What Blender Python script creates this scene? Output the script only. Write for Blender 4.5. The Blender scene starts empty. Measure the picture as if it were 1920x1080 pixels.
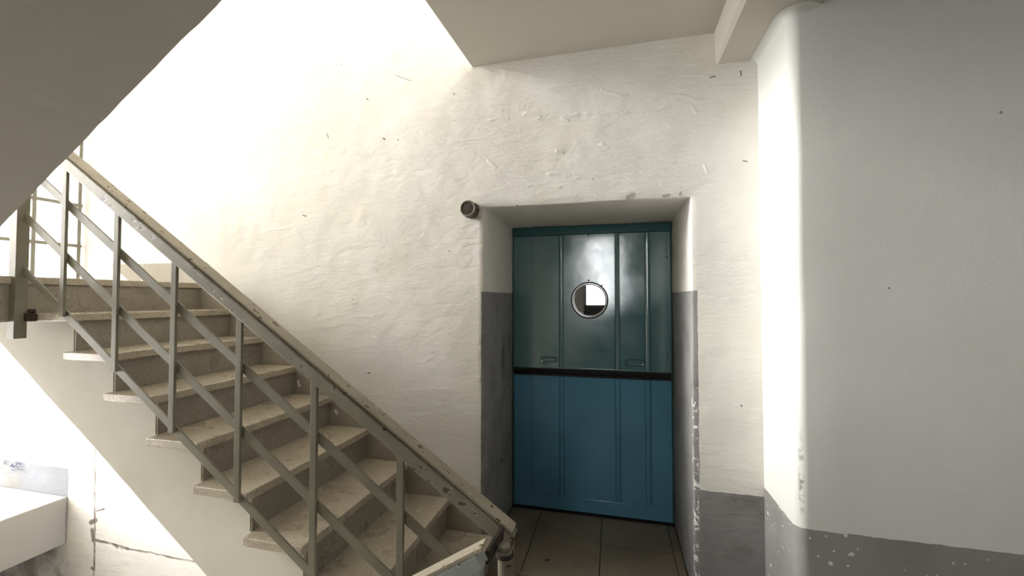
import bpy, bmesh, math, random
from mathutils import Vector, noise as mnoise
R = math.radians
random.seed(7)
C = bpy.context.scene.collection

# ------------------------------------------------------------------ camera, sky, daylight, exposure
F_PX, YAW, PITCH, EYE = 775.0, R(13.8), R(1.48), 1.5
cam_d = bpy.data.cameras.new('camera'); cam = bpy.data.objects.new('camera', cam_d); C.objects.link(cam)
cam.location = (0, 0, EYE); cam.rotation_euler = (R(90) + PITCH, 0, YAW)
cam_d.sensor_width = 36.0; cam_d.lens = 36.0 * F_PX / 1920.0; cam_d.clip_start = 0.02
bpy.context.scene.camera = cam

SKY_STRENGTH = 10.0
world = bpy.data.worlds.new('sky'); bpy.context.scene.world = world; world.use_nodes = True
wn = world.node_tree; wn.nodes.clear()
w_out = wn.nodes.new('ShaderNodeOutputWorld'); w_bg = wn.nodes.new('ShaderNodeBackground')
w_tc = wn.nodes.new('ShaderNodeTexCoord'); w_sep = wn.nodes.new('ShaderNodeSeparateXYZ')
w_mr = wn.nodes.new('ShaderNodeMapRange'); w_mix = wn.nodes.new('ShaderNodeMix'); w_mix.data_type = 'RGBA'
wn.links.new(w_tc.outputs['Generated'], w_sep.inputs[0]); wn.links.new(w_sep.outputs['X'], w_mr.inputs['Value'])
w_mr.inputs['From Min'].default_value = -0.9; w_mr.inputs['From Max'].default_value = 0.3
w_mix.inputs['A'].default_value = (1.0, 0.965, 0.925, 1)      # hazy bright side of the sky, where the sun stands
w_mix.inputs['B'].default_value = (0.45, 0.465, 0.485, 1)       # the cooler side away from it
wn.links.new(w_mr.outputs['Result'], w_mix.inputs['Factor']); wn.links.new(w_mix.outputs['Result'], w_bg.inputs['Color'])
w_bg.inputs['Strength'].default_value = SKY_STRENGTH
wn.links.new(w_bg.outputs[0], w_out.inputs[0])

def portal(name, loc, size_x, size_y, direction):
    """the opening the sky shines in through"""
    l = bpy.data.lights.new(name, 'AREA'); l.shape = 'RECTANGLE'; l.size = size_x; l.size_y = size_y
    l.cycles.is_portal = True
    o = bpy.data.objects.new(name, l); C.objects.link(o); o.location = loc
    o.rotation_euler = Vector(direction).to_track_quat('-Z', 'Y').to_euler()
portal('stair_daylight', (-4.06, 1.05, 3.45), 3.9, 2.6, (1, 0, 0))
portal('yard_daylight', (-5.65, 1.05, 2.9), 5.8, 2.6, (1, 0, 0))
portal('hall_window_daylight', (-0.23, -3.34, 2.08), 0.78, 1.5, (0, 1, 0))
sun_d = bpy.data.lights.new('hazy_sun', 'SUN'); sun_d.energy = 3.4; sun_d.angle = R(18); sun_d.color = (1.0, 0.965, 0.90)
sun = bpy.data.objects.new('hazy_sun', sun_d); C.objects.link(sun)
sun.rotation_euler = Vector((1.0, 0.12, -0.30)).to_track_quat('-Z', 'Y').to_euler()

vs = bpy.context.scene.view_settings
vs.view_transform = 'Standard'; vs.look = 'None'; vs.gamma = 1.0; vs.use_curve_mapping = False
vs.exposure = 0.80

# ------------------------------------------------------------------ measured levels (metres, floor at 0)
YB, YD, YR = 2.25, 2.945, 1.885          # back wall, lift door, right wall
XL, XR, ZT = -0.722, 0.385, 2.02        # door opening
XC, XBEAM, XBEAM2 = 0.70, 0.505, 0.82    # pier side, beam sides
ZC, ZBEAM = 2.85, 2.685                # ceiling, beam underside
N_X0, N_Z0, RUN, RISE = -0.657, 0.180, 0.2612, 0.1783
ZLAND = N_Z0 + 8 * RISE
def back(px, py, Y=YB):
    """pixel measured on the photograph -> point on the vertical plane at depth Y (used for marks on the wall)"""
    fx = Vector((-math.sin(YAW) * math.cos(PITCH), math.cos(YAW) * math.cos(PITCH), math.sin(PITCH)))
    rx = Vector((math.cos(YAW), math.sin(YAW), 0)); d = fx + rx * ((px - 960) / F_PX) - rx.cross(fx) * ((py - 540) / F_PX)
    d *= Y / d.y
    return (d.x, EYE + d.z)

# ------------------------------------------------------------------ material helper
class Mat:
    def __init__(self, name, rough=0.7, spec=0.3, metal=0.0):
        self.m = bpy.data.materials.new(name); self.m.use_nodes = True
        self.nt = self.m.node_tree; self.b = self.nt.nodes['Principled BSDF']
        self.b.inputs['Roughness'].default_value = rough
        self.b.inputs['Specular IOR Level'].default_value = spec
        self.b.inputs['Metallic'].default_value = metal
        self.tc = self.nt.nodes.new('ShaderNodeTexCoord')
        self.P = self.tc.outputs['Object']
        s = self.nt.nodes.new('ShaderNodeSeparateXYZ'); self.nt.links.new(self.P, s.inputs[0])
        self.X, self.Y, self.Z = s.outputs
    def put(self, inp, v):
        if isinstance(v, bpy.types.NodeSocket): self.nt.links.new(v, inp)
        else: inp.default_value = v
    def f(self, op, a, b=None, c=None):
        n = self.nt.nodes.new('ShaderNodeMath'); n.operation = op
        for i, v in enumerate((a, b, c)):
            if v is not None: self.put(n.inputs[i], v)
        return n.outputs[0]
    def v(self, op, a, b=None, scale=None):
        n = self.nt.nodes.new('ShaderNodeVectorMath'); n.operation = op
        self.put(n.inputs[0], a)
        if b is not None: self.put(n.inputs[1], b)
        if scale is not None: self.put(n.inputs['Scale'], scale)
        return n.outputs['Value'] if op in ('LENGTH', 'DOT_PRODUCT') else n.outputs[0]
    def step(self, v, lo, hi, a=0.0, b=1.0):
        n = self.nt.nodes.new('ShaderNodeMapRange'); n.interpolation_type = 'SMOOTHSTEP'
        self.put(n.inputs['Value'], v)
        for k, x in (('From Min', lo), ('From Max', hi), ('To Min', a), ('To Max', b)): self.put(n.inputs[k], x)
        return n.outputs['Result']
    def noise(self, scale, detail=3, rough=0.5, vec=None, stretch=None, distort=0.0):
        n = self.nt.nodes.new('ShaderNodeTexNoise'); n.inputs['Scale'].default_value = scale
        n.inputs['Detail'].default_value = detail; n.inputs['Roughness'].default_value = rough
        n.inputs['Distortion'].default_value = distort
        p = vec or self.P
        if stretch: p = self.v('MULTIPLY', p, stretch)
        self.put(n.inputs['Vector'], p); return n.outputs['Fac']
    def voro(self, scale, feature='F1', vec=None):
        n = self.nt.nodes.new('ShaderNodeTexVoronoi'); n.feature = feature
        n.inputs['Scale'].default_value = scale; self.put(n.inputs['Vector'], vec or self.P); return n
    def mix(self, fac, a, b):
        n = self.nt.nodes.new('ShaderNodeMix'); n.data_type = 'RGBA'
        self.put(n.inputs['Factor'], fac)
        self.put(n.inputs['A'], a if isinstance(a, bpy.types.NodeSocket) else (*a, 1))
        self.put(n.inputs['B'], b if isinstance(b, bpy.types.NodeSocket) else (*b, 1))
        return n.outputs['Result']
    def color(self, c): self.put(self.b.inputs['Base Color'], c if isinstance(c, bpy.types.NodeSocket) else (*c, 1)); return self
    def rough(self, v): self.put(self.b.inputs['Roughness'], v); return self
    def bump(self, h, strength=0.5, dist=0.01):
        n = self.nt.nodes.new('ShaderNodeBump'); n.inputs['Strength'].default_value = strength
        n.inputs['Distance'].default_value = dist; self.put(n.inputs['Height'], h)
        self.nt.links.new(n.outputs[0], self.b.inputs['Normal']); return self
    def seg(self, a, b, w, vec, soft=0.4):
        """1 on the segment a-b of the x,z plane, 0 at w away"""
        A = (a[0], 0, a[1]); B = (b[0] - a[0], 0, b[1] - a[1]); L = max(B[0]**2 + B[2]**2, 1e-6)
        pa = self.v('SUBTRACT', vec, A)
        h = self.f('MULTIPLY', self.v('DOT_PRODUCT', pa, B), 1 / L)
        n = self.nt.nodes.new('ShaderNodeClamp'); self.put(n.inputs[0], h)
        bb = self.v('SCALE', B, scale=n.outputs[0])
        return self.step(self.v('LENGTH', self.v('SUBTRACT', pa, bb)), w * soft, w, 1.0, 0.0)

CREAM, CEIL = (0.80, 0.775, 0.735), (0.59, 0.555, 0.495)
GREY = (0.29, 0.285, 0.285)

# back wall: lumpy lime-washed plaster, painted dados, chips, cracks
mb = Mat('back_wall_plaster', rough=0.8, spec=0.18)
flat = mb.v('MULTIPLY', mb.P, (1, 0, 1))
wob = mb.nt.nodes.new('ShaderNodeTexNoise'); wob.inputs['Scale'].default_value = 14; wob.inputs['Detail'].default_value = 4
mb.nt.links.new(mb.P, wob.inputs['Vector'])
off = mb.v('MULTIPLY', mb.v('SUBTRACT', wob.outputs['Color'], (0.5, 0.5, 0.5)), (0.05, 0, 0.05))
fw = mb.v('ADD', flat, mb.v('SCALE', off, scale=0.6)); fs = mb.v('ADD', flat, mb.v('SCALE', off, scale=0.22))
big = mb.noise(1.6, 4); fine = mb.noise(60, 3)
cream = mb.mix(mb.step(big, 0.35, 0.7), CREAM, (0.76, 0.73, 0.66))
X, Y, Z = mb.X, mb.Y, mb.Z
e = mb.f('MULTIPLY', mb.f('SUBTRACT', mb.noise(25, 2), 0.5), 0.008)      # hand-painted edge waver
Ze = mb.f('ADD', Z, e); Xe = mb.f('ADD', X, e)
def lt(m, a, b): return m.f('LESS_THAN', a, b)
def gt(m, a, b): return m.f('GREATER_THAN', a, b)
def AND(m, *a):
    r = a[0]
    for x in a[1:]: r = m.f('MULTIPLY', r, x)
    return r
def OR(m, *a):
    r = a[0]
    for x in a[1:]: r = m.f('MAXIMUM', r, x)
    return r
inside = gt(mb, Y, YB + 0.012)
d_right = AND(mb, lt(mb, Ze, 0.545), gt(mb, X, XR - 0.02))
d_jamb = AND(mb, lt(mb, Ze, 1.54), inside)
d_strip = AND(mb, lt(mb, Ze, 1.54), OR(mb, AND(mb, gt(mb, X, XR - 0.03), lt(mb, Xe, XR + 0.026)), AND(mb, gt(mb, Xe, XL - 0.012), lt(mb, X, XL + 0.05))))
grey = OR(mb, d_right, d_jamb, d_strip)
line = mb.f('MULTIPLY_ADD', X, -RISE / RUN, N_Z0 + 0.165 + N_X0 * RISE / RUN)
d_stair = AND(mb, lt(mb, Ze, mb.f('MINIMUM', line, ZLAND + 0.145)), lt(mb, X, XL - 0.012), gt(mb, Z, mb.f('ADD', line, -0.6)), gt(mb, X, -3.95))
d_yard = AND(mb, lt(mb, X, -3.974), lt(mb, Ze, 0.226), gt(mb, Z, 0.0))
col = mb.mix(d_stair, cream, (0.42, 0.385, 0.32))
col = mb.mix(d_yard, col, (0.21, 0.225, 0.25))
dirt = mb.step(mb.noise(5, 5, 0.65), 0.45, 0.8)
gcol = mb.mix(mb.f('MULTIPLY', dirt, 0.6), GREY, (0.10, 0.09, 0.08))
col = mb.mix(grey, col, gcol)
# flaked paint at the right corner of the opening and scattered chips low on the wall
near = mb.step(mb.f('ABSOLUTE', mb.f('ADD', X, -(XR + 0.006))), 0.006, 0.022, 1, 0)
flk = mb.noise(26, 4, 0.65, distort=1.0)
z_amt = mb.step(Z, 0.55, 1.45, 0.0, 0.16)
flake = AND(mb, gt(mb, flk, mb.f('ADD', 0.53, z_amt)), gt(mb, near, 0.3), lt(mb, Z, 1.42), lt(mb, Y, YB + 0.03))
vch = mb.voro(26); chip = AND(mb, lt(mb, vch.outputs['Distance'], 0.17), gt(mb, mb.noise(9, 1), 0.60), lt(mb, Z, 0.35), d_right)
spat = mb.voro(20); sp2 = AND(mb, lt(mb, spat.outputs['Distance'], 0.14), gt(mb, mb.noise(5, 1), 0.58), d_stair)
patch = OR(mb, *[mb.seg(back(*a), back(*b), w, fw) for a, b, w in (((1303, 800), (1308, 800), .010), ((1304, 910), (1312, 914), .012))])
white = OR(mb, flake, chip, sp2, *[AND(mb, lt(mb, Y, YB + 0.012), q) for q in [gt(mb, patch, 0.5)] + [gt(mb, mb.seg(back(*a), back(*b), .016, fw), .5) for a, b in (((559, 716), (561, 724)), ((628, 770), (631, 774)))]])
col = mb.mix(white, col, (0.86, 0.86, 0.84))
# bare grey patches above the opening
bare = OR(mb, *[mb.seg(back(*a), back(*b), w, fw) for a, b, w in (((1179, 369), (1188, 365), .020), ((1246, 367), (1256, 366), .010), ((1275, 365), (1276, 361), .010), ((969, 387), (971, 384), .006))])
front = lt(mb, Y, YB + 0.010)
col = mb.mix(AND(mb, front, bare, 0.75), col, (0.36, 0.34, 0.29))
# small dark marks and the cracked joints below the stair
marks = [((718, 260), (721, 261), .012), ((745, 262), (747, 263), .006), ((640, 120), (641, 122), .006), ((742, 141), (770, 152), .004), ((850, 176), (852, 178), .006), ((612, 249), (616, 259), .006), ((840, 470), (843, 471), .005), ((660, 560), (662, 561), .006), ((1332, 145), (1341, 143), .008), ((1388, 133), (1390, 142), .007), ((941, 850), (942, 856), 0.0),
         ((688, 186), (690, 187), .009), ((1393, 302), (1400, 303), .007), ((568, 404), (574, 406), .008), ((690, 700), (694, 699), .008),
         ((170, 980), (180, 975), .03), ((173, 995), (175, 1012), .035), ((215, 1022), (220, 1025), .022), ((172, 1065), (176, 1068), .02), ((1390, 760), (1391, 762), .008)]
mk = OR(mb, *[mb.seg(back(*a), back(*b), w * 0.62 if w < .016 else w * .8, fs) for a, b, w in marks if w])
cr = [((181, 700), (178, 1000), .011), ((178, 1000), (175, 1085), .015), ((178, 1012), (240, 1030), .013), ((240, 1030), (370, 1055), .008), ((178, 960), (195, 955), .01)]
crk = OR(mb, *[mb.seg(back(*a), back(*b), w, mb.v('ADD', flat, mb.v('SCALE', off, scale=0.45))) for a, b, w in cr])
col = mb.mix(AND(mb, front, OR(mb, mk, mb.f('MULTIPLY', crk, mb.step(mb.noise(12, 3), .35, .6, .35, 1))), 0.85), col, (0.13, 0.10, 0.075))
# dark mottling under the yard ledge and grime on the left reveal
mottle = AND(mb, mb.step(mb.f('ADD', Z, mb.f('MULTIPLY', mb.f('ADD', X, 3.98), 1.0)), -0.60, -0.25, 1, 0), mb.step(mb.noise(3.5, 5, 0.6), 0.38, 0.62), lt(mb, X, -3.5))
col = mb.mix(mb.f('MULTIPLY', mottle, 0.75), col, (0.20, 0.19, 0.17))
hole = AND(mb, mb.step(mb.v('LENGTH', mb.v('SUBTRACT', mb.P, (XL, 2.66, 0.43))), 0.008, 0.02, 1, 0))
smear = mb.step(mb.v('LENGTH', mb.v('MULTIPLY', mb.v('SUBTRACT', mb.P, (XL, 2.70, 1.02)), (1, 7, 1.6))), 0.12, 0.6, 1, 0)
col = mb.mix(OR(mb, hole, mb.f('MULTIPLY', smear, mb.step(mb.noise(9, 4), .3, .7, 0, .7))), col, (0.04, 0.035, 0.03))
mb.color(col)
# relief: trowel strokes, old fills and ridges
lump = mb.noise(7, 4, 0.55); strokes = mb.noise(5, 5, 0.6, stretch=(1.0, 1, 3.2), distort=0.6)
ridges = [((985, 212), (1040, 214), .012), ((1040, 214), (1066, 226), .010), ((1010, 222), (1110, 213), .012), ((1110, 213), (1235, 206), .012),
          ((1235, 206), (1262, 192), .012), ((1262, 192), (1298, 196), .012), ((1298, 196), (1306, 210), .010), ((1275, 178), (1312, 188), .010),
          ((1130, 170), (1175, 180), .009), ((920, 225), (950, 222), .012), ((1130, 268), (1138, 278), .012), ((1045, 282), (1056, 286), .010),
          ((970, 345), (1050, 352), .009), ((1320, 310), (1326, 322), .009), ((1280, 140), (1340, 143), .008), ((940, 130), (985, 138), .010),
          ((915, 300), (930, 315), .010), ((1030, 325), (1110, 335), .010)]
rg = OR(mb, *[mb.seg(back(*a), back(*b), w * 1.5, fw, 0.0) for a, b, w in ridges])
zone = mb.step(mb.noise(2.2, 2), 0.38, 0.62)
scr = mb.noise(16, 4, 0.7, stretch=(1.0, 1, 2.6), distort=1.2)
ridg = mb.f('ABSOLUTE', mb.f('SUBTRACT', scr, 0.5))
h = mb.f('ADD', mb.f('MULTIPLY', lump, 0.55), mb.f('MULTIPLY', strokes, 0.55))
h = mb.f('ADD', h, mb.f('MULTIPLY', mb.f('MULTIPLY', zone, mb.step(ridg, 0.0, 0.06, 1, 0)), 0.09))
h = mb.f('ADD', h, mb.f('MULTIPLY', mb.f('MULTIPLY', rg, mb.noise(30, 3)), 0.34)); h = mb.f('ADD', h, mb.f('MULTIPLY', fine, 0.05))
h = mb.f('SUBTRACT', h, mb.f('MULTIPLY', crk, 0.5)); h = mb.f('ADD', h, mb.f('MULTIPLY', white, 0.12))
mb.bump(h, 0.75, 0.0145); M_BACK = mb.m

def plain(name, c, c2, dado=None, speck=True, rough=0.75, bstr=0.25, grey_c=GREY):
    m = Mat(name, rough=rough, spec=0.25)
    k = m.mix(m.step(m.noise(1.3, 4), 0.3, 0.7), c, c2)
    if dado is not None:
        e = m.f('MULTIPLY', m.f('SUBTRACT', m.noise(22, 2), 0.5), 0.010)
        g = lt(m, m.f('ADD', m.Z, e), dado)
        gc = m.mix(m.f('MULTIPLY', m.step(m.noise(4, 5), 0.4, 0.8), 0.4), grey_c, (0.12, 0.115, 0.11))
        k = m.mix(g, k, gc)
        vo = m.voro(13); vo2 = m.voro(31)
        c1 = AND(m, lt(m, vo.outputs['Distance'], m.f('MULTIPLY', m.noise(30, 2), 0.22)), gt(m, m.noise(3.1, 2), 0.33), g)
        c3 = AND(m, lt(m, vo2.outputs['Distance'], 0.13), gt(m, m.noise(4.7, 2), 0.40), g)
        k = m.mix(OR(m, c1, c3), k, (0.72, 0.70, 0.66))
    if name.startswith('right'):
        st_ = AND(m, m.step(m.f('ABSOLUTE', m.f('SUBTRACT', m.X, 0.722)), 0.002, 0.012, 1, 0), m.step(m.Z, 0.62, 0.70), m.step(m.Z, 0.80, 1.02, 1, 0), m.step(m.noise(45, 3), 0.42, 0.6))
        k = m.mix(m.f('MULTIPLY', st_, 0.7), k, (0.16, 0.15, 0.13))
    if speck:
        vs_ = m.voro(5.5); d = AND(m, lt(m, vs_.outputs['Distance'], m.f('MULTIPLY', m.noise(40, 2), 0.07)), gt(m, m.noise(2.1, 1), 0.5))
        k = m.mix(m.f('MULTIPLY', d, 0.7), k, (0.12, 0.10, 0.08))
    m.color(k)
    m.bump(m.f('ADD', m.f('MULTIPLY', m.noise(170, 2), 0.22), m.f('MULTIPLY', m.noise(4, 3), 0.7)), bstr, 0.008)
    return m.m
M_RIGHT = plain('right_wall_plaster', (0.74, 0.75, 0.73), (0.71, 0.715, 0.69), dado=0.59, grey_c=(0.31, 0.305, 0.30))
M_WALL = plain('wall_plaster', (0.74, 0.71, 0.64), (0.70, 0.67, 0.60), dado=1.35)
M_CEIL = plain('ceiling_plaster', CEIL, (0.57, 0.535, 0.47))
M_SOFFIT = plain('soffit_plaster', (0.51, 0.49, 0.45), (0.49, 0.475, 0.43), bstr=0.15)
M_STRING = plain('stringer_plaster', (0.60, 0.585, 0.52), (0.47, 0.45, 0.375), rough=0.7, bstr=0.5)
M_LEDGE = plain('ledge_concrete', (0.36, 0.34, 0.31), (0.32, 0.295, 0.26))
M_OUT = plain('light_block_render', (0.70, 0.68, 0.64), (0.66, 0.64, 0.60), speck=False)

def terrazzo(name, base, dark):
    m = Mat(name, rough=0.42, spec=0.5)
    v1 = m.voro(260); v2 = m.voro(170)
    g = m.nt.nodes.new('ShaderNodeSeparateXYZ'); m.nt.links.new(v1.outputs['Color'], g.inputs[0])
    k = m.mix(m.step(g.outputs[0], 0.25, 0.75), base, tuple(min(1, c * 1.25) for c in base))
    g2 = m.nt.nodes.new('ShaderNodeSeparateXYZ'); m.nt.links.new(v2.outputs['Color'], g2.inputs[0])
    k = m.mix(m.f('MULTIPLY', gt(m, g2.outputs[1], 0.80), 0.35), k, dark)
    k = m.mix(m.f('MULTIPLY', m.step(m.noise(6, 4, 0.55), 0.30, 0.80), 0.28), k, dark)
    m.color(k); m.rough(m.step(m.noise(8, 3), 0.3, 0.7, 0.24, 0.48))
    m.bump(m.f('ADD', m.f('MULTIPLY', v1.outputs['Distance'], 0.5), m.f('MULTIPLY', m.noise(12, 3), 0.35)), 0.55, 0.004)
    return m.m
M_TREAD = terrazzo('terrazzo_tread', (0.42, 0.37, 0.29), (0.20, 0.165, 0.12))
M_RISER = terrazzo('terrazzo_riser', (0.27, 0.24, 0.195), (0.14, 0.12, 0.095))

def paint(name, c, chip=(0.05, 0.035, 0.025), amount=0.68, rough=0.45):
    m = Mat(name, rough=rough, spec=0.4)
    k = m.mix(m.step(m.noise(9, 4), 0.3, 0.7), c, tuple(x * 0.82 for x in c))
    cm = m.step(m.noise(34, 4, 0.6, stretch=(0.6, 1, 1)), amount, amount + 0.02)
    cm2 = m.step(m.noise(34, 4, 0.6, stretch=(0.6, 1, 1)), amount - 0.02, amount)
    k = m.mix(cm2, k, tuple(min(1, x * 1.5) for x in c)); k = m.mix(cm, k, chip); m.color(k)
    m.bump(m.f('SUBTRACT', m.f('MULTIPLY', m.noise(25, 4), 0.5), m.f('MULTIPLY', cm, 0.6)), 0.4, 0.004)
    return m.m
M_BAR = paint('olive_grey_paint', (0.195, 0.180, 0.130), amount=0.74)
M_RAIL = paint('worn_handrail_paint', (0.215, 0.195, 0.145), (0.06, 0.045, 0.03), amount=0.625)
M_RAILTOP = paint('bare_handrail_wood', (0.40, 0.36, 0.28), (0.12, 0.085, 0.05), amount=0.62, rough=0.6)
M_BLUEGREY = paint('pale_blue_grey_rail', (0.36, 0.40, 0.38), (0.03, 0.022, 0.018), amount=0.60)  # paler, bluer colour given to the descending balustrade
M_RUST = paint('rusty_steel', (0.035, 0.024, 0.018), (0.09, 0.045, 0.03), amount=0.6, rough=0.8)

def door_paint(name, c, c2, spec=0.6):
    m = Mat(name, rough=0.16, spec=spec)
    k = m.mix(m.step(m.noise(2.2, 4), 0.3, 0.75), c, c2)
    k = m.mix(m.f('MULTIPLY', m.step(m.noise(30, 5, 0.7, stretch=(1, 1, .35)), 0.64, 0.72), 0.3), k, tuple(x * 0.45 for x in c))
    m.color(k); m.rough(m.step(m.noise(5, 4), 0.3, 0.7, 0.10, 0.20))
    m.bump(m.f('ADD', m.noise(3.5, 3), m.f('MULTIPLY', m.noise(60, 2), 0.03)), 0.22, 0.008)
    return m.m
M_TEAL = door_paint('teal_enamel', (0.100, 0.225, 0.240), (0.088, 0.200, 0.215), 1.0)
M_TEAL.node_tree.nodes['Principled BSDF'].inputs['IOR'].default_value = 1.7
M_LOWER = door_paint('lower_leaf_enamel', (0.115, 0.300, 0.440), (0.095, 0.250, 0.370), 0.3)  # bluer tone given to the lower leaf
M_HEADER = door_paint('header_enamel', (0.055, 0.150, 0.165), (0.045, 0.130, 0.145), 0.4)
M_BLACK = Mat('black_rubber', rough=0.5).color((0.012, 0.010, 0.009)).m
M_CHROME = Mat('chrome_ring', rough=0.12, metal=1.0).color((0.75, 0.76, 0.75)).m
M_SIGHT = Mat('dark_sight_glass', rough=0.015, spec=1.0).color((0.004, 0.005, 0.005)).m
M_SIGHT.node_tree.nodes['Principled BSDF'].inputs['IOR'].default_value = 2.2
M_CAB = Mat('dark_shaft', rough=0.9).color((0.03, 0.03, 0.03)).m
M_BELL = paint('brown_bell_plastic', (0.085, 0.07, 0.05), (0.05, 0.06, 0.04), amount=0.8)
M_BEZEL = Mat('bell_bezel', rough=0.4).color((0.22, 0.205, 0.165)).m
mg = Mat('bell_mesh', rough=0.7); vg = mg.voro(420); mg.color(mg.mix(mg.step(vg.outputs['Distance'], 0.2, 0.5), (0.02, 0.016, 0.012), (0.07, 0.06, 0.045))); M_MESH = mg.m
M_STEEL = paint('window_steel_paint', (0.30, 0.285, 0.24), amount=0.8)
M_LEAF = Mat('dry_leaf', rough=0.8).color((0.035, 0.02, 0.01)).m
M_PENCIL = Mat('pencil', rough=0.9).color((0.10, 0.12, 0.18)).m
mt = Mat('floor_tile', rough=0.40, spec=0.45)
tk = mt.mix(mt.step(mt.noise(3, 5, 0.6, vec=mt.v('ADD', mt.P, mt.v('SCALE', mt.nt.nodes.new('ShaderNodeObjectInfo').outputs['Location'], scale=1.0))), 0.3, 0.75), (0.235, 0.195, 0.14), (0.17, 0.14, 0.10))
tv = mt.voro(120); tk = mt.mix(mt.f('MULTIPLY', lt(mt, tv.outputs['Distance'], 0.3), 0.18), tk, (0.42, 0.38, 0.30))
mt.color(tk).bump(mt.noise(9, 3), 0.2, 0.003); M_TILE = mt.m
M_GROUT = Mat('grout', rough=0.9).color((0.10, 0.085, 0.06)).m
def clear_glass(name, tint):
    m = bpy.data.materials.new(name); m.use_nodes = True; nt = m.node_tree; nt.nodes.clear()
    o = nt.nodes.new('ShaderNodeOutputMaterial'); mx = nt.nodes.new('ShaderNodeMixShader'); fr = nt.nodes.new('ShaderNodeFresnel')
    t = nt.nodes.new('ShaderNodeBsdfTransparent'); g = nt.nodes.new('ShaderNodeBsdfGlossy')
    t.inputs[0].default_value = (*tint, 1); g.inputs['Roughness'].default_value = 0.02; fr.inputs[0].default_value = 1.45
    nt.links.new(fr.outputs[0], mx.inputs[0]); nt.links.new(t.outputs[0], mx.inputs[1]); nt.links.new(g.outputs[0], mx.inputs[2]); nt.links.new(mx.outputs[0], o.inputs[0])
    return m
M_GLASS = clear_glass('window_glass', (0.96, 0.97, 0.97)); M_DOME = clear_glass('lamp_glass', (0.80, 0.80, 0.76))

# ------------------------------------------------------------------ mesh helpers
def obj(name, bm, mats, parent=None, smooth=False, bevel=0.0):
    me = bpy.data.meshes.new(name)
    if bevel: bmesh.ops.bevel(bm, geom=bm.edges[:], offset=bevel, segments=2, profile=0.5, affect='EDGES', clamp_overlap=True)
    bmesh.ops.recalc_face_normals(bm, faces=bm.faces[:])
    bm.to_mesh(me); bm.free()
    for m in (mats if isinstance(mats, (list, tuple)) else [mats]): me.materials.append(m)
    if smooth:
        for p in me.polygons: p.use_smooth = True
    o = bpy.data.objects.new(name, me); C.objects.link(o)
    if parent: o.parent = parent
    return o
def box(bm, x0, x1, y0, y1, z0, z1, mi=0):
    v = [bm.verts.new((x, y, z)) for x in (x0, x1) for y in (y0, y1) for z in (z0, z1)]
    for q in ((0, 1, 3, 2), (4, 6, 7, 5), (0, 4, 5, 1), (2, 3, 7, 6), (0, 2, 6, 4), (1, 5, 7, 3)):
        bm.faces.new([v[i] for i in q]).material_index = mi
    return v
def bx(name, x0, x1, y0, y1, z0, z1, m, parent=None, bevel=0.0):
    bm = bmesh.new(); box(bm, x0, x1, y0, y1, z0, z1); return obj(name, bm, m, parent, bevel=bevel)
def beam_between(bm, a, b, w, d, up=(0, 0, 1)):
    """rectangular bar from a to b: w measured in the plane of up, d across it"""
    a, b = Vector(a), Vector(b); t = (b - a).normalized(); s = t.cross(Vector(up)).normalized(); n = s.cross(t).normalized()
    r = []
    for p in (a, b): r.append([bm.verts.new(p + s * (i * d / 2) + n * (j * w / 2)) for i, j in ((-1, -1), (1, -1), (1, 1), (-1, 1))])
    for i in range(4): bm.faces.new((r[0][i], r[0][(i + 1) % 4], r[1][(i + 1) % 4], r[1][i]))
    bm.faces.new(r[0][::-1]); bm.faces.new(r[1])
def bar(name, a, b, w, d, m, parent, bevel=0.0, up=(0, 0, 1)):
    bm = bmesh.new(); beam_between(bm, a, b, w, d, up); return obj(name, bm, m, parent, bevel=bevel)
def lathe(bm, prof, origin=(0, 0, 0), axis='Z', n=32, close=True):
    rings = []
    for r, h in prof:
        ring = []
        for i in range(n):
            a = 2 * math.pi * i / n; c, s = r * math.cos(a), r * math.sin(a)
            p = (c, s, h) if axis == 'Z' else (c, h, s)
            ring.append(bm.verts.new((p[0] + origin[0], p[1] + origin[1], p[2] + origin[2])))
        rings.append(ring)
    for j in range(len(rings) - 1):
        for i in range(n): bm.faces.new((rings[j][i], rings[j][(i + 1) % n], rings[j + 1][(i + 1) % n], rings[j + 1][i]))
    if close: bm.faces.new(rings[0][::-1]); bm.faces.new(rings[-1])
def prism(bm, pts, y0, y1, mi=0):
    """x,z polygon extruded along y"""
    a = [bm.verts.new((x, y0, z)) for x, z in pts]; b = [bm.verts.new((x, y1, z)) for x, z in pts]; n = len(pts)
    bm.faces.new(a).material_index = mi; bm.faces.new(b[::-1]).material_index = mi
    for i in range(n): bm.faces.new((a[i], a[(i + 1) % n], b[(i + 1) % n], b[i])).material_index = mi
def prism_z(bm, pts, z0, z1):
    a = [bm.verts.new((x, y, z0)) for x, y in pts]; b = [bm.verts.new((x, y, z1)) for x, y in pts]; n = len(pts)
    bm.faces.new(a); bm.faces.new(b[::-1])
    for i in range(n): bm.faces.new((a[i], a[(i + 1) % n], b[(i + 1) % n], b[i]))
def empty(name, loc, label, cat, group=None):
    o = bpy.data.objects.new(name, None); C.objects.link(o); o.location = loc; o.empty_display_size = 0.1
    o['label'] = label; o['category'] = cat
    if group: o['group'] = group
    return o
def adopt(root):
    """parts are modelled in world space; keep them there under an empty that is not at the origin"""
    for o in C.objects:
        if o.parent is root: o.matrix_parent_inverse = __import__('mathutils').Matrix.Translation(-root.location)
def struct(o, label=None):
    o['kind'] = 'structure'
    if label: o['label'] = label
    return o

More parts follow.
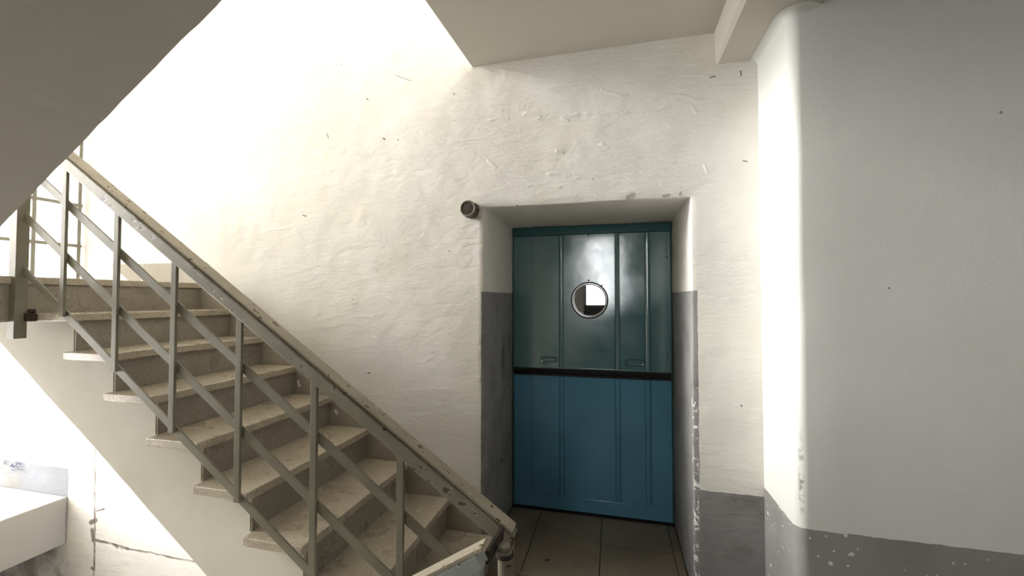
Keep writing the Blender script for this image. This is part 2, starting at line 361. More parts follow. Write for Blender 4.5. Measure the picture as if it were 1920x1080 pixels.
# ------------------------------------------------------------------ back wall with the deep door opening
def lin(a, b, step):
    n = max(1, round((b - a) / step)); return [a + (b - a) * i / n for i in range(n + 1)]
def wobble(p, amp=0.0026):
    q = Vector((p[0] * 3.1, p[1] * 3.1, p[2] * 3.1)); r = Vector((p[0] * 13, p[1] * 13 + 9, p[2] * 13))
    return Vector(p) + mnoise.noise_vector(q) * amp + mnoise.noise_vector(r) * amp * 0.5
bm = bmesh.new(); cache = {}
def vert(p):
    k = tuple(round(c, 5) for c in p)
    if k not in cache: cache[k] = bm.verts.new(wobble(p))
    return cache[k]
S = 0.03
xs = lin(-5.6, XL, S) + lin(XL, XR, S)[1:] + lin(XR, 0.80, S)[1:]
zs = lin(-2.1, 0, S) + lin(0, ZT, S)[1:] + lin(ZT, 6.0, 0.05)[1:]
for i in range(len(xs) - 1):
    for j in range(len(zs) - 1):
        cx, cz = (xs[i] + xs[i + 1]) / 2, (zs[j] + zs[j + 1]) / 2
        if XL < cx < XR and 0 < cz < ZT: continue
        bm.faces.new([vert((xs[a], YB, zs[b])) for a, b in ((i, j), (i + 1, j), (i + 1, j + 1), (i, j + 1))])
ys = lin(YB, YD + 0.06, S)
zo = [z for z in zs if -1e-6 <= z <= ZT + 1e-6]; xo = [x for x in xs if XL - 1e-6 <= x <= XR + 1e-6]
for xx in (XL, XR):
    for i in range(len(ys) - 1):
        for j in range(len(zo) - 1):
            bm.faces.new([vert((xx, ys[a], zo[b])) for a, b in ((i, j), (i + 1, j), (i + 1, j + 1), (i, j + 1))])
for i in range(len(xo) - 1):
    for j in range(len(ys) - 1):
        bm.faces.new([vert((xo[a], ys[b], ZT)) for a, b in ((i, j), (i + 1, j), (i + 1, j + 1), (i, j + 1))])
wb = obj('wall_back', bm, M_BACK, smooth=False); struct(wb, 'lumpy cream plaster back wall with grey painted dado around the deep lift opening')
# soften only the arrises of the opening
edge = [e_ for e_ in range(0)]
bv = wb.modifiers.new('round_arris', 'BEVEL'); bv.width = 0.006; bv.segments = 2; bv.limit_method = 'ANGLE'; bv.angle_limit = R(50)
for p in wb.data.polygons: p.use_smooth = True
# solid masonry behind it so that no light leaks in
bm = bmesh.new()
box(bm, -5.6, XL - 0.02, YB + 0.03, YD + 0.5, -2.1, 6.0); box(bm, XR + 0.02, 0.80, YB + 0.03, YD + 0.5, -2.1, 6.0)
box(bm, XL - 0.02, XR + 0.02, YB + 0.03, YD + 0.5, ZT + 0.02, 6.0); box(bm, XL - 0.02, XR + 0.02, YD + 0.35, YD + 0.5, -2.1, ZT + 0.02)
struct(obj('wall_back_core', bm, M_CAB), 'masonry behind the cream plaster back wall')

# ------------------------------------------------------------------ pencil scribbles low on the far wall
bm = bmesh.new()
def stroke(pts):
    for a, b in zip(pts[:-1], pts[1:]):
        A, B = back(*a), back(*b); beam_between(bm, (A[0], YB - 0.006, A[1]), (B[0], YB - 0.006, B[1]), 0.004, 0.002, (0, 1, 0))
stroke([(2, 861), (16, 862)]); stroke([(12, 864), (10, 870), (15, 869)])
stroke([(32, 864), (33, 871), (37, 866), (39, 871), (43, 868)]); stroke([(20, 874), (24, 871), (27, 875), (31, 872), (36, 876), (44, 872)])
stroke([(22, 879), (28, 882), (34, 878), (40, 881), (45, 879)]); stroke([(26, 868), (22, 873), (28, 876)]); stroke([(48, 886), (51, 885)])
obj('pencil_scribble', bm, M_PENCIL, wb)

# ------------------------------------------------------------------ pier and right wall with a rounded corner
r = 0.045; path = [(XC, YB + 0.02), (XC, YB - 0.1), (XC, YR + r + 0.1)]
path += [(XC + r - r * math.cos(R(a)), YR + r - r * math.sin(R(a))) for a in range(0, 91, 9)]
path += [(x, YR) for x in lin(XC + r, 3.2, 0.12)[1:]]
bm = bmesh.new(); zz = lin(-0.1, 3.05, 0.08); grid = []
for (x, y) in path:
    grid.append([bm.verts.new(wobble((x, y, z), 0.0025)) for z in zz])
for i in range(len(path) - 1):
    for j in range(len(zz) - 1): bm.faces.new((grid[i][j], grid[i + 1][j], grid[i + 1][j + 1], grid[i][j + 1]))
wr = struct(obj('wall_right', bm, M_RIGHT, smooth=True), 'smooth grey white right hand wall with a rounded pier corner and speckled grey dado')
# cove where the pier meets the beam
bm = bmesh.new(); rc = 0.035; pv = []
cp = [((XC, YB + 0.01), (-1, 0)), ((XC, YR + r + 0.05), (-1, 0))]
cp += [((XC + r - r * math.cos(R(a)), YR + r - r * math.sin(R(a))), (-math.cos(R(a)), -math.sin(R(a)))) for a in range(0, 91, 15)]
cp += [((XBEAM2 + 0.01, YR), (0, -1))]
cp.insert(-1, ((XBEAM2 - 0.05, YR), (0, -1)))
for (p, n) in cp:
    ring = []; rc = 0.035 if (p, n) != cp[-1] else 0.003
    for k in range(7):
        a = R(90 * k / 6); o_ = rc * (1 - math.cos(a)); d_ = rc * (1 - math.sin(a))
        ring.append(bm.verts.new((p[0] + n[0] * (o_ - 0.001), p[1] + n[1] * (o_ - 0.001), ZBEAM - d_ - 0.001)))
    pv.append(ring)
for i in range(len(pv) - 1):
    for k in range(6): bm.faces.new((pv[i][k], pv[i + 1][k], pv[i + 1][k + 1], pv[i][k + 1]))
obj('cove', bm, M_RIGHT, wr, smooth=True)
struct(bx('wall_right_core', XC + 0.06, 3.4, YR + 0.06, YD + 0.5, -0.1, 3.05, M_CAB), 'masonry behind the right hand wall')

# ------------------------------------------------------------------ ceiling, beam
bm = bmesh.new()
prism_z(bm, [(-0.789, YB + 0.03), (-0.819, 1.69), (-0.85, 1.02), (-0.40, 1.02), (-0.40, -0.06), (-1.2, -0.06), (-1.2, -3.3), (3.3, -3.3), (3.3, YB + 0.03)], ZC, 3.2)
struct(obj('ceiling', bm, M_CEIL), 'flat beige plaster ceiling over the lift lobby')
bm = bmesh.new()
nY = lin(-3.3, YB + 0.02, 0.1)
prof = lambda y: [(XBEAM, ZC + 0.02), (XBEAM + 0.004 * math.sin(y * 9), ZBEAM + 0.012), (XBEAM + 0.015, ZBEAM), (XBEAM2 - 0.01, ZBEAM), (XBEAM2, ZBEAM + 0.01), (XBEAM2, ZC + 0.02)]
rg_ = [[bm.verts.new((x, y, z)) for x, z in prof(y)] for y in nY]
for i in range(len(nY) - 1):
    for k in range(5): bm.faces.new((rg_[i][k], rg_[i + 1][k], rg_[i + 1][k + 1], rg_[i][k + 1]))
bm.faces.new(rg_[0]); bm.faces.new(rg_[-1][::-1])
struct(obj('trim_1', bm, M_CEIL, smooth=False), 'shallow plastered ceiling beam meeting the pier')

# ------------------------------------------------------------------ rest of the lobby (behind the camera)
bm = bmesh.new(); Yf0, Yf1 = -3.5, -3.3
WINS = [(-0.62, 0.16, 1.33, 2.83)]
def wall_with_holes(bm, x0, x1, z0, z1, y0, y1, holes):
    xs_ = sorted({x0, x1} | {h for w in holes for h in w[:2]}); zs_ = sorted({z0, z1} | {min(max(h, z0), z1) for w in holes for h in w[2:]})
    for a, b in zip(xs_[:-1], xs_[1:]):
        for c, d in zip(zs_[:-1], zs_[1:]):
            mx_, mz_ = (a + b) / 2, (c + d) / 2
            if any(w[0] < mx_ < w[1] and w[2] < mz_ < w[3] for w in holes): continue
            box(bm, a, b, y0, y1, c, d)
wall_with_holes(bm, -1.2, 3.4, -0.1, 3.05, Yf0, Yf1, WINS)
struct(obj('wall_front', bm, M_WALL), 'plastered wall with a window behind the viewer')
for k, (x0, x1, z0, z1) in enumerate(WINS):
    w = struct(empty('window_%d' % (k + 2), (0, 0, 0), 'steel framed window in the wall behind the viewer', 'window')); del w['category']
    z1 = min(z1, 2.81)
    bm = bmesh.new()
    for a in (x0 + 0.015, x1 - 0.015): box(bm, a - 0.015, a + 0.015, -3.43, -3.39, z0, z1)
    for a in (z0 + 0.015, z1 - 0.015): box(bm, x0 + 0.03, x1 - 0.03, -3.43, -3.39, a - 0.015, a + 0.015)
    obj('window_frame', bm, M_STEEL, w)
    bx('pane', x0 + 0.03, x1 - 0.03, -3.412, -3.408, z0 + 0.03, z1 - 0.03, M_GLASS, w)
struct(bx('wall_east', 3.2, 3.4, -3.5, YR + 0.1, -0.1, 3.05, M_WALL), 'plain plastered side wall out of view')
struct(bx('wall_west', -1.3, -1.1, -3.5, -0.22, -0.1, 3.05, M_WALL), 'plain plastered wall beside the stairwell')
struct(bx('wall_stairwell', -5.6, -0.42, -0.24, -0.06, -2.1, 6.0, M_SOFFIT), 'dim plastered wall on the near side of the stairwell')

# ------------------------------------------------------------------ floor slab and tiles
bm = bmesh.new()
box(bm, -0.40, 3.4, -3.5, 1.37, -0.22, -0.018); box(bm, -0.95, 3.4, 1.37, YD + 0.35, -0.22, -0.018); box(bm, -1.3, -0.40, -3.5, -0.24, -0.22, -0.018)
fl = struct(obj('floor', bm, M_GROUT), 'brown terrazzo tile floor of the lift lobby')
TS = 0.42; shared = None
def tile(x0, x1, y0, y1, full):
    global shared
    g = 0.0022
    if full and shared: me = shared
    else:
        b = bmesh.new(); box(b, 0, x1 - x0 - 2 * g, 0, y1 - y0 - 2 * g, -0.018, 0)
        t = bmesh.ops.bevel(b, geom=[e for e in b.edges if all(v.co.z > -0.001 for v in e.verts)], offset=0.0015, segments=1, affect='EDGES')
        me = bpy.data.meshes.new('tile'); b.to_mesh(me); b.free(); me.materials.append(M_TILE)
        if full: shared = me
    o = bpy.data.objects.new('tile', me); C.objects.link(o); o.parent = fl
    o.location = (x0 + g, y0 + g, -0.0008 * random.random())
xk = [-0.085 + TS * k for k in range(-2, 9)]; yk = [2.63 + TS * k for k in range(-14, 2)]
for a in xk:
    for b_ in yk:
        x0, x1, y0, y1 = a, a + TS, b_, b_ + TS
        full = True
        if y0 >= 2.2: lo, hi = XL + 0.003, XR - 0.003
        elif y0 >= 1.3: lo, hi = -0.68, 0.80 if y0 > 1.8 else 3.19
        else: lo, hi = -0.40, 3.19
        if y0 < 2.25 < y1 or (y0 >= 2.2):
            y0 = max(y0, 2.2)
        X0, X1 = max(x0, lo), min(x1, hi); Y1 = min(y1, YD + 0.05); Y0 = max(y0, -3.29)
        if X1 - X0 < 0.02 or Y1 - Y0 < 0.02: continue
        tile(X0, X1, Y0, Y1, abs(X1 - X0 - TS) < 1e-4 and abs(Y1 - Y0 - TS) < 1e-4)

# ------------------------------------------------------------------ staircases
def jag(x, z, amp=0.004):
    return (x, z + amp * mnoise.noise(Vector((x * 9, z * 9, 3.3))) + amp * 0.6 * mnoise.noise(Vector((x * 40, 1.7, z * 40))))
def flight(name, label, x0, z0, dirx, ya, yb, under, over_y, mats, steps=8, end_open='low'):
    """first nosing at (x0, z0); every next one RUN further along dirx and RISE higher. under = soffit (x, z) points"""
    root = empty(name, (x0, ya, z0 - RISE), label, 'staircase')
    s = dirx; top = []
    for n in range(steps + 1):
        xr = x0 + s * (n * RUN + 0.030); z = z0 + n * RISE
        top.append((xr, z - RISE if n else z0 - RISE + 0.0)); top.append((xr, z - 0.036))
    prof_ = top + under
    bm = bmesh.new(); prism(bm, prof_, ya, yb)
    obj('stringer', bm, mats[0], root)
    for n in range(steps + 1):
        nx = x0 + s * n * RUN; z = z0 + n * RISE
        rx = nx + s * 0.020
        # riser slab
        bm = bmesh.new(); a, b = sorted((rx, rx + s * 0.012)); box(bm, a, b, ya + 0.002, yb, z - RISE + (0.0 if n else 0.002), z - 0.036)
        obj('riser', bm, M_RISER, root)
        if n < steps:
            bm = bmesh.new(); a, b = sorted((nx, nx + s * (RUN + 0.019)))
            x_in = lin(a, b, 0.13); y_in = lin(over_y, yb, 0.07)
            vt = {}
            def tv_(x, y, z_, k):
                key = (round(x, 4), round(y, 4), k)
                if key not in vt:
                    dx = 0.0025 * mnoise.noise(Vector((n * 3.3, y * 17, k))) if abs(x - nx) < 1e-6 else 0
                    dz = 0.002 * mnoise.noise(Vector((n * 7.1, y * 11, 2))) if abs(x - nx) < 1e-6 else 0
                    vt[key] = bm.verts.new((x + dx, y, z_ + dz))
                return vt[key]
            for i in range(len(x_in) - 1):
                for j in range(len(y_in) - 1):
                    q = ((i, j), (i + 1, j), (i + 1, j + 1), (i, j + 1))
                    bm.faces.new([tv_(x_in[c], y_in[d], z, 1) for c, d in q]); bm.faces.new([tv_(x_in[c], y_in[d], z - 0.036, 0) for c, d in q][::-1])
            rim = [(x_in[i], y_in[0]) for i in range(len(x_in))] + [(x_in[-1], y_in[j]) for j in range(1, len(y_in))] + [(x_in[i], y_in[-1]) for i in range(len(x_in) - 2, -1, -1)] + [(x_in[0], y_in[j]) for j in range(len(y_in) - 2, 0, -1)]
            for p, q in zip(rim, rim[1:] + rim[:1]):
                bm.faces.new((tv_(*p, z - 0.036, 0), tv_(*q, z - 0.036, 0), tv_(*q, z, 1), tv_(*p, z, 1)))
            o = obj('tread', bm, M_TREAD, root)
            bvm = o.modifiers.new('worn_edge', 'BEVEL'); bvm.width = 0.004; bvm.segments = 2; bvm.limit_method = 'ANGLE'; bvm.angle_limit = R(50)
    adopt(root)
    return root

und = [(-2.76 - 0.03 - 0.02, ZLAND - 0.036), (-3.16, ZLAND - 0.036), (-3.20, 1.40), (-3.15, 1.36)]
slope_pts = [(-3.043, 1.28), (-2.631, 0.988), (-2.36, 0.804), (-2.10, 0.615), (-1.686, 0.318), (-1.33, 0.065), (-0.97, -0.195)]
for a, b in zip(slope_pts[:-1], slope_pts[1:]):
    for k in range(6): und.append(jag(a[0] + (b[0] - a[0]) * k / 6, a[1] + (b[1] - a[1]) * k / 6))
und += [(-0.97, -0.20), (N_X0 - 0.03, -0.20)]
st = flight('staircase', 'terrazzo staircase with cream sawtooth side rising to the left along the back wall', N_X0, N_Z0, -1, 1.430, YB - 0.004, und, 1.385, (M_STRING,))
# landing, with its own nosing slab
LX = N_X0 - 8 * RUN
land = struct(bx('landing', -3.96, LX - 0.012, -0.06, YB - 0.004, ZLAND - 0.215, ZLAND - 0.037, M_RISER), 'half landing slab at the head of the lower stair')
bx('landing_nosing', -3.96, LX, -0.06, YB - 0.004, ZLAND - 0.036, ZLAND, M_TREAD, land, bevel=0.004)
# flight going up to the right from the landing: only its plastered soffit is seen
X2 = LX + 0.02; slope2 = 0.676
def sof(x): return 1.759 + slope2 * (x + 2.145)
und2 = [(X2 + 8 * RUN + 0.05, ZLAND + 9 * RISE - 0.04), (X2 + 8 * RUN + 0.20, ZLAND + 9 * RISE - 0.04), (X2 + 8 * RUN + 0.20, ZC - 0.001)]
pts2 = [jag(x, sof(x), 0.006) for x in lin(-2.75, -0.42, 0.035)][::-1]
und2 = [(X2 + 8 * RUN + 0.22, ZLAND + 9 * RISE - 0.04)] + [p for p in pts2 if p[1] < ZC] + [(X2, sof(X2))]
und2.insert(1, (X2 + 8 * RUN + 0.22, ZC - 0.002))
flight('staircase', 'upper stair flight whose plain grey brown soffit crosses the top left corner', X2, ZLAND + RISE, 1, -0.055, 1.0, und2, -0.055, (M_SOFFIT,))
# flight going down to the left from the lobby floor
und3 = [(-0.43, -0.045), (-0.43, -0.40), (-0.70, -0.60), (-2.60, -1.90), (-2.60, -1.786)]
flight('staircase', 'lower stair flight going down to the left below the pale blue handrail', -2.52 - 0.0, -1.43 + 0.0, 1, -0.055, 1.05, und3, -0.055, (M_STRING,), steps=8)
struct(bx('floor_lower', -5.6, -0.4, -0.24, YB, -2.1, -1.62, M_LEDGE), 'lower landing floor far below')
struct(bx('ceiling_upper', -5.6, -0.5, -0.3, YB + 0.05, 5.7, 5.9, M_CEIL), 'stairwell roof slab far above')
struct(bx('wall_upper', -0.79, -0.6, -0.2, YB, 3.2, 5.7, M_WALL), 'plain wall of the storey above')
led = struct(bx('ledge', -6.2, -3.975, -0.2, YB - 0.004, -0.322, 0.02, M_LEDGE, bevel=0.006), 'pale concrete ledge slab lower left behind the stair')

# ------------------------------------------------------------------ stairwell window: steel frame standing on the landing
w1 = empty('window_1', (0, 0, 0), 'slender steel window frame beyond the half landing at far left', 'window'); del w1['category']; struct(w1)
struct(bx('wall_light_block', -5.7, -5.6, -0.24, YB + 0.03, -2.1, -0.325, M_OUT), 'unseen wall added under the pale concrete ledge to block daylight')  # added out of view; blocks sky light so the space below the ledge stays dark
XW = -3.90
for y in [2.225 - .25 * k for k in range(10)]: bar('mullion', (XW, y, ZLAND + 0.001), (XW, y, 4.7), 0.022, 0.022, M_STEEL, w1, up=(1, 0, 0))
for z in (ZLAND + 0.288, ZLAND + 0.592, ZLAND + 0.90, ZLAND + 1.9, ZLAND + 2.8): bar('glazing_bar', (XW, -0.05, z), (XW, YB - 0.01, z), 0.022, 0.030, M_STEEL, w1)
bx('pane', XW - 0.003, XW + 0.001, -0.05, YB - 0.01, ZLAND + 0.002, 4.7, M_GLASS, w1)
struct(bx('wall_left', -3.96, -3.80, -0.06, YB - 0.003, 5.3, 5.7, M_WALL), 'lintel over the stairwell window')

# ------------------------------------------------------------------ balustrade of the rising stair
YRL = 1.345
def hz(x): return EYE + YRL * (0.4575 - 0.678 * (x / YRL + 1.8238))       # underside of the handrail
def mid_a(x): return EYE + YRL * (0.325 - 0.703 * (x / YRL + 1.819))
def mid_b(x): return EYE + YRL * (0.140 - 0.713 * (x / YRL + 1.812))
def low(x): return EYE + YRL * (-0.0575 - 0.7225 * (x / YRL + 1.804))
X_TOP, X_END = -2.95, -0.345
bal = empty('balustrade', (X_END, YRL, 0), 'olive grey steel balustrade with worn wooden handrail beside the rising stair', 'balustrade')
def sloped(name, fn, off_z, x_a, x_b, w, d, m, y=YRL, bevel=0.0):
    return bar(name, (x_a, y, fn(x_a) + off_z), (x_b, y, fn(x_b) + off_z), w, d, m, bal, bevel)
xn = [v * YRL for v in (-1.812, -1.569, -1.3245, -1.0728, -0.813, -0.5464)]
sloped('handrail', hz, 0.030, X_TOP, X_END + 0.015, 0.048, 0.060, M_RAIL, bevel=0.004)
sloped('rail_cap', hz, 0.0655, X_TOP, X_END + 0.02, 0.010, 0.056, M_RAILTOP, y=YRL + 0.006, bevel=0.002)['label'] = 'bare worn wood top of the handrail'
for x in xn: bar('baluster', (x, YRL - 0.004, max(low(x) - 0.012, 0.2)), (x, YRL - 0.004, hz(x) + 0.012), 0.027, 0.012, M_BAR, bal, up=(1, 0, 0), bevel=0.0015)
newel_x = -2.040 * YRL
bar('newel', (newel_x, YRL, 1.312), (newel_x, YRL, hz(newel_x) + 0.01), 0.05, 0.045, M_BAR, bal, up=(1, 0, 0), bevel=0.002)
sloped('mid_rail', mid_a, 0, X_TOP, X_END, 0.036, 0.007, M_BAR, y=YRL + 0.008, bevel=0.001)
sloped('mid_rail', mid_b, 0, newel_x, X_END, 0.036, 0.007, M_BAR, y=YRL + 0.008, bevel=0.001)
sloped('bottom_rail', low, 0, newel_x, -0.45, 0.034, 0.007, M_BAR, y=YRL + 0.008, bevel=0.001)
bar('newel', (X_END - 0.005, YRL, 0.001), (X_END - 0.005, YRL, hz(X_END)), 0.046, 0.046, M_BAR, bal, up=(1, 0, 0), bevel=0.002)
# fixing plates and bolts into the stair side
bm = bmesh.new(); lathe(bm, [(0.0005, -0.012), (0.011, -0.010), (0.011, 0.010), (0.0005, 0.010)], (newel_x + 0.045, 1.372, 1.44), 'Y', 10); obj('bolt', bm, M_RUST, bal)
bx('bracket', newel_x + 0.022, newel_x + 0.062, 1.355, 1.384, 1.392, 1.43, M_RUST, bal, bevel=0.003)
adopt(bal)

# balustrade of the descending stair, pale blue grey, joined with a rusty elbow
YD2 = 1.13
b2 = empty('balustrade', (-0.37, YD2, 0), 'chipped pale blue grey balustrade dropping away at the bottom of the photo', 'balustrade')
xe, ze = -0.356, 0.797                                  # top end of its handrail (underside)
s2 = 0.62
def rz(x): return ze + s2 * (x - xe)
def sl2(name, off, xa, xb, w, d, m, y=YD2, bevel=0.0): return bar(name, (xa, y, rz(xa) + off), (xb, y, rz(xb) + off), w, d, m, b2, bevel)
sl2('handrail', -0.02, -1.9, xe - 0.008, 0.042, 0.050, M_BLUEGREY, bevel=0.003)
sl2('rail_cap', 0.012, -1.9, xe - 0.0, 0.012, 0.050, M_RAILTOP, bevel=0.002)['label'] = 'bare wood top of the pale blue handrail'
for off in (-0.22, -0.45): sl2('mid_rail', off, -1.9, xe - 0.03, 0.036, 0.008, M_BAR, y=YD2 + 0.01)
bar('newel', (xe - 0.028, YD2, -0.02), (xe - 0.028, YD2, rz(xe) - 0.035), 0.040, 0.040, M_BLUEGREY, b2, up=(1, 0, 0), bevel=0.002)
for x in (-0.75, -1.1, -1.45, -1.8): bar('baluster', (x, YD2, rz(x) - 0.75), (x, YD2, rz(x) - 0.02), 0.027, 0.012, M_BLUEGREY, b2, up=(1, 0, 0))
bm = bmesh.new(); beam_between(bm, (xe - 0.002, YD2 + 0.024, ze - 0.040), (xe + 0.002, YRL - 0.036, ze - 0.052), 0.036, 0.010)
obj('elbow_plate', bm, M_RUST, b2)['label'] = 'rusty connecting plate'
bm = bmesh.new(); lathe(bm, [(0.014, 0.003), (0.015, 0.35), (0.022, 0.72), (0.022, 0.735)], (xe + 0.030, 1.235, 0), 'Z', 16); obj('sleeve_pipe', bm, M_RAIL, b2, smooth=True)
bm = bmesh.new(); lathe(bm, [(0.0235, 0.716), (0.028, 0.719), (0.028, 0.728), (0.0235, 0.731)], (xe + 0.030, 1.235, 0), 'Z', 20, close=False); obj('collar', bm, M_RUST, b2, smooth=True)
bm = bmesh.new(); lathe(bm, [(0.018, 0.735), (0.018, 0.750), (0.016, 0.752)], (xe + 0.030, 1.235, 0), 'Z', 16); obj('pipe_cap', bm, M_RAIL, b2, smooth=True)
adopt(b2)

# ------------------------------------------------------------------ lift door: two leaves meeting at waist height
dr = empty('elevator_door', ((XL + XR) / 2, YD, 0), 'enamelled two leaf metal lift door, teal above and bluer below, with a round window', 'door')
dr['kind'] = 'thing'
x0, x1 = XL + 0.006, XR - 0.006
bx('header', x0, x1, YD - 0.006, YD + 0.05, 1.957, ZT - 0.004, M_HEADER, dr, bevel=0.003)
bx('side_frame', x0, x0 + 0.006, YD + 0.004, YD + 0.05, 0.004, 1.955, M_HEADER, dr)
bx('side_frame', x1 - 0.006, x1, YD + 0.004, YD + 0.05, 0.004, 1.955, M_HEADER, dr)
px0, px1 = x0 + 0.007, x1 - 0.007
# upper leaf with the round hole
WX, WZ, WR = -0.164, 1.489, 0.112
def leaf(name, z0, z1, y, m, hole=None):
    bm = bmesh.new(); n = 48
    if not hole: box(bm, px0, px1, y, y + 0.03, z0, z1)
    else:
        cx, cz, rr = hole
        def outer(a):
            c, s = math.cos(a), math.sin(a); t = 1e9
            if c > 1e-9: t = min(t, (px1 - cx) / c)
            if c < -1e-9: t = min(t, (px0 - cx) / c)
            if s > 1e-9: t = min(t, (z1 - cz) / s)
            if s < -1e-9: t = min(t, (z0 - cz) / s)
            return (cx + c * t, cz + s * t)
        angs = sorted([2 * math.pi * i / n for i in range(n)] + [math.atan2(zc_ - cz, xc_ - cx) % (2 * math.pi) for xc_ in (px0, px1) for zc_ in (z0, z1)])
        ri = {}
        for k, yy in enumerate((y, y + 0.03)):
            ri[k] = [(bm.verts.new((cx + rr * math.cos(a), yy, cz + rr * math.sin(a))), bm.verts.new((outer(a)[0], yy, outer(a)[1]))) for a in angs]
        L = len(angs)
        for i in range(L):
            j = (i + 1) % L
            bm.faces.new((ri[0][i][0], ri[0][j][0], ri[0][j][1], ri[0][i][1])); bm.faces.new((ri[1][i][0], ri[1][i][1], ri[1][j][1], ri[1][j][0]))
            bm.faces.new((ri[0][i][0], ri[1][i][0], ri[1][j][0], ri[0][j][0])); bm.faces.new((ri[0][i][1], ri[0][j][1], ri[1][j][1], ri[1][i][1]))
    return obj(name, bm, m, dr)
up = leaf('upper_leaf', 1.004, 1.954, YD + 0.004, M_TEAL, (WX, WZ, WR)); up['label'] = 'teal upper leaf'
lo = leaf('lower_leaf', 0.012, 0.948, YD + 0.012, M_LOWER); lo['label'] = 'bluer lower leaf'
def rib(x, w, z0, z1, y, m, parent, raise_=0.009):
    bm = bmesh.new(); k = 8
    pts = [(x - w / 2 + w * i / k, y - raise_ * (math.sin(math.pi * i / k) ** 0.6)) for i in range(k + 1)]
    pts = [(x - w / 2, y + 0.001)] + [p for p in pts[1:-1]] + [(x + w / 2, y + 0.001)]
    prism_z(bm, pts, z0, z1); obj('rib', bm, m, parent)
def dark_strip(x, z0, z1, y, parent):  # thin dark strip: a leaf seam, and the shade painted along both rib sides
    bm = bmesh.new(); box(bm, x - 0.0016, x + 0.0016, y - 0.0008, y + 0.002, z0, z1); obj('seam_shade', bm, M_HEADER, parent)
for (xa, w) in ((-0.363, 0.030), (0.025, 0.032), (0.224, 0.034)):
    for z0, z1, y, m, p in ((1.012, 1.950, YD + 0.004, M_TEAL, up), (0.112, 0.940, YD + 0.012, M_LOWER, lo)):
        rib(xa, w, z0, z1, y, m, p)
        for sx in (-1, 1): dark_strip(xa + sx * (w / 2 + 0.002), z0, z1, y, p)  # rib side shadows put in as dark strips
for z0, z1, y, p in ((1.012, 1.950, YD + 0.004, up), (0.112, 0.940, YD + 0.012, lo)):
    dark_strip(-0.577, z0, z1, y, p)
# edge angle at the right of the upper leaf
bx('edge_strip', px1 - 0.012, px1, YD - 0.001, YD + 0.004, 1.010, 1.95, M_TEAL, up, bevel=0.001)
bx('kick_strip', px0, px1, YD + 0.004, YD + 0.0115, 0.014, 0.108, M_LOWER, lo, bevel=0.002)
# rubber nosings in the slot between the leaves
bx('slot', px0, px1, YD + 0.03, YD + 0.05, 0.949, 1.003, M_BLACK, dr)
bx('rubber_nosing', px0, px1, YD - 0.010, YD + 0.034, 0.985, 1.003, M_BLACK, dr, bevel=0.006)
bx('rubber_nosing', px0, px1, YD + 0.000, YD + 0.040, 0.949, 0.966, M_BLACK, dr, bevel=0.005)
bx('drip_edge', px0, px1, YD - 0.004, YD + 0.003, 1.004, 1.010, M_TEAL, up)
# pull recesses
def pull(x, z):
    bm = bmesh.new(); n = 10; W, H = 0.058, 0.017
    def rr(w, h, y, rad):
        o = []
        for cx, cz, a0 in ((w - rad, h - rad, 0), (-w + rad, h - rad, 90), (-w + rad, -h + rad, 180), (w - rad, -h + rad, 270)):
            for k in range(5): a = R(a0 + 22.5 * k); o.append(bm.verts.new((x + cx + rad * math.cos(a), y, z + cz + rad * math.sin(a))))
        return o
    yy = YD + 0.004
    rings = [rr(W, H, yy + 0.001, 0.012), rr(W - 0.002, H - 0.002, yy - 0.007, 0.011), rr(W - 0.008, H - 0.006, yy - 0.006, 0.008), rr(W - 0.012, H - 0.009, yy - 0.001, 0.006)]
    for a, b in zip(rings[:-1], rings[1:]):
        for i in range(20): bm.faces.new((a[i], a[(i + 1) % 20], b[(i + 1) % 20], b[i]))
    bm.faces.new(rings[-1]); obj('pull_recess', bm, M_TEAL, up)
    bm = bmesh.new(); g = [rr(W + 0.004, H + 0.004, yy - 0.0006, 0.014), rr(W + 0.001, H + 0.001, yy - 0.0006, 0.0125)]
    for i in range(20): bm.faces.new((g[0][i], g[0][(i + 1) % 20], g[1][(i + 1) % 20], g[1][i]))
    obj('recess_outline', bm, M_BLACK, up)  # dark ring laid around the pull to bring out its outline
pull(0.140, 1.064); pull(-0.452, 1.064)
# round window: ring and glass
bm = bmesh.new(); lathe(bm, [(WR + 0.013, 0.004), (WR + 0.013, -0.003), (WR + 0.008, -0.008), (WR + 0.002, -0.008), (WR - 0.003, -0.002), (WR - 0.003, 0.02)], (WX, YD, WZ), 'Y', 56, close=False)
obj('window_ring', bm, M_CHROME, up, smooth=True)['label'] = 'polished metal ring'
bm = bmesh.new(); lathe(bm, [(WR - 0.002, 0.012), (WR - 0.002, 0.017)], (WX, YD, WZ), 'Y', 56); obj('window_glass', bm, M_SIGHT, up)
bm = bmesh.new(); lathe(bm, [(WR + 0.0175, 0.003), (WR + 0.0175, 0.0005), (WR + 0.013, 0.0005)], (WX, YD, WZ), 'Y', 56, close=False); obj('ring_gasket', bm, M_BLACK, up)
def rivet(x, z, parent, m=M_HEADER, y=YD + 0.004, rr=0.006):
    bm = bmesh.new(); lathe(bm, [(rr, 0.001), (rr * 0.8, -0.003), (rr * 0.3, -0.0045)], (x, y, z), 'Y', 8); obj('rivet', bm, m, parent, smooth=True)
for z in (1.83, 1.78, 1.54, 1.50, 1.46, 1.12, 1.09): rivet(px1 - 0.022, z, up)
for z in (1.56, 1.52, 1.47, 1.25, 1.10): rivet(px0 + 0.022, z, up)
rivet(WX - 0.005, 1.628, up, M_BLACK); rivet(WX + 0.085, 1.592, up, M_BLACK); rivet(-0.17, 1.944, up, M_BLACK)
bx('sill', x0, x1, YD - 0.012, YD + 0.05, 0.0015, 0.010, M_BLACK, dr)
adopt(dr)

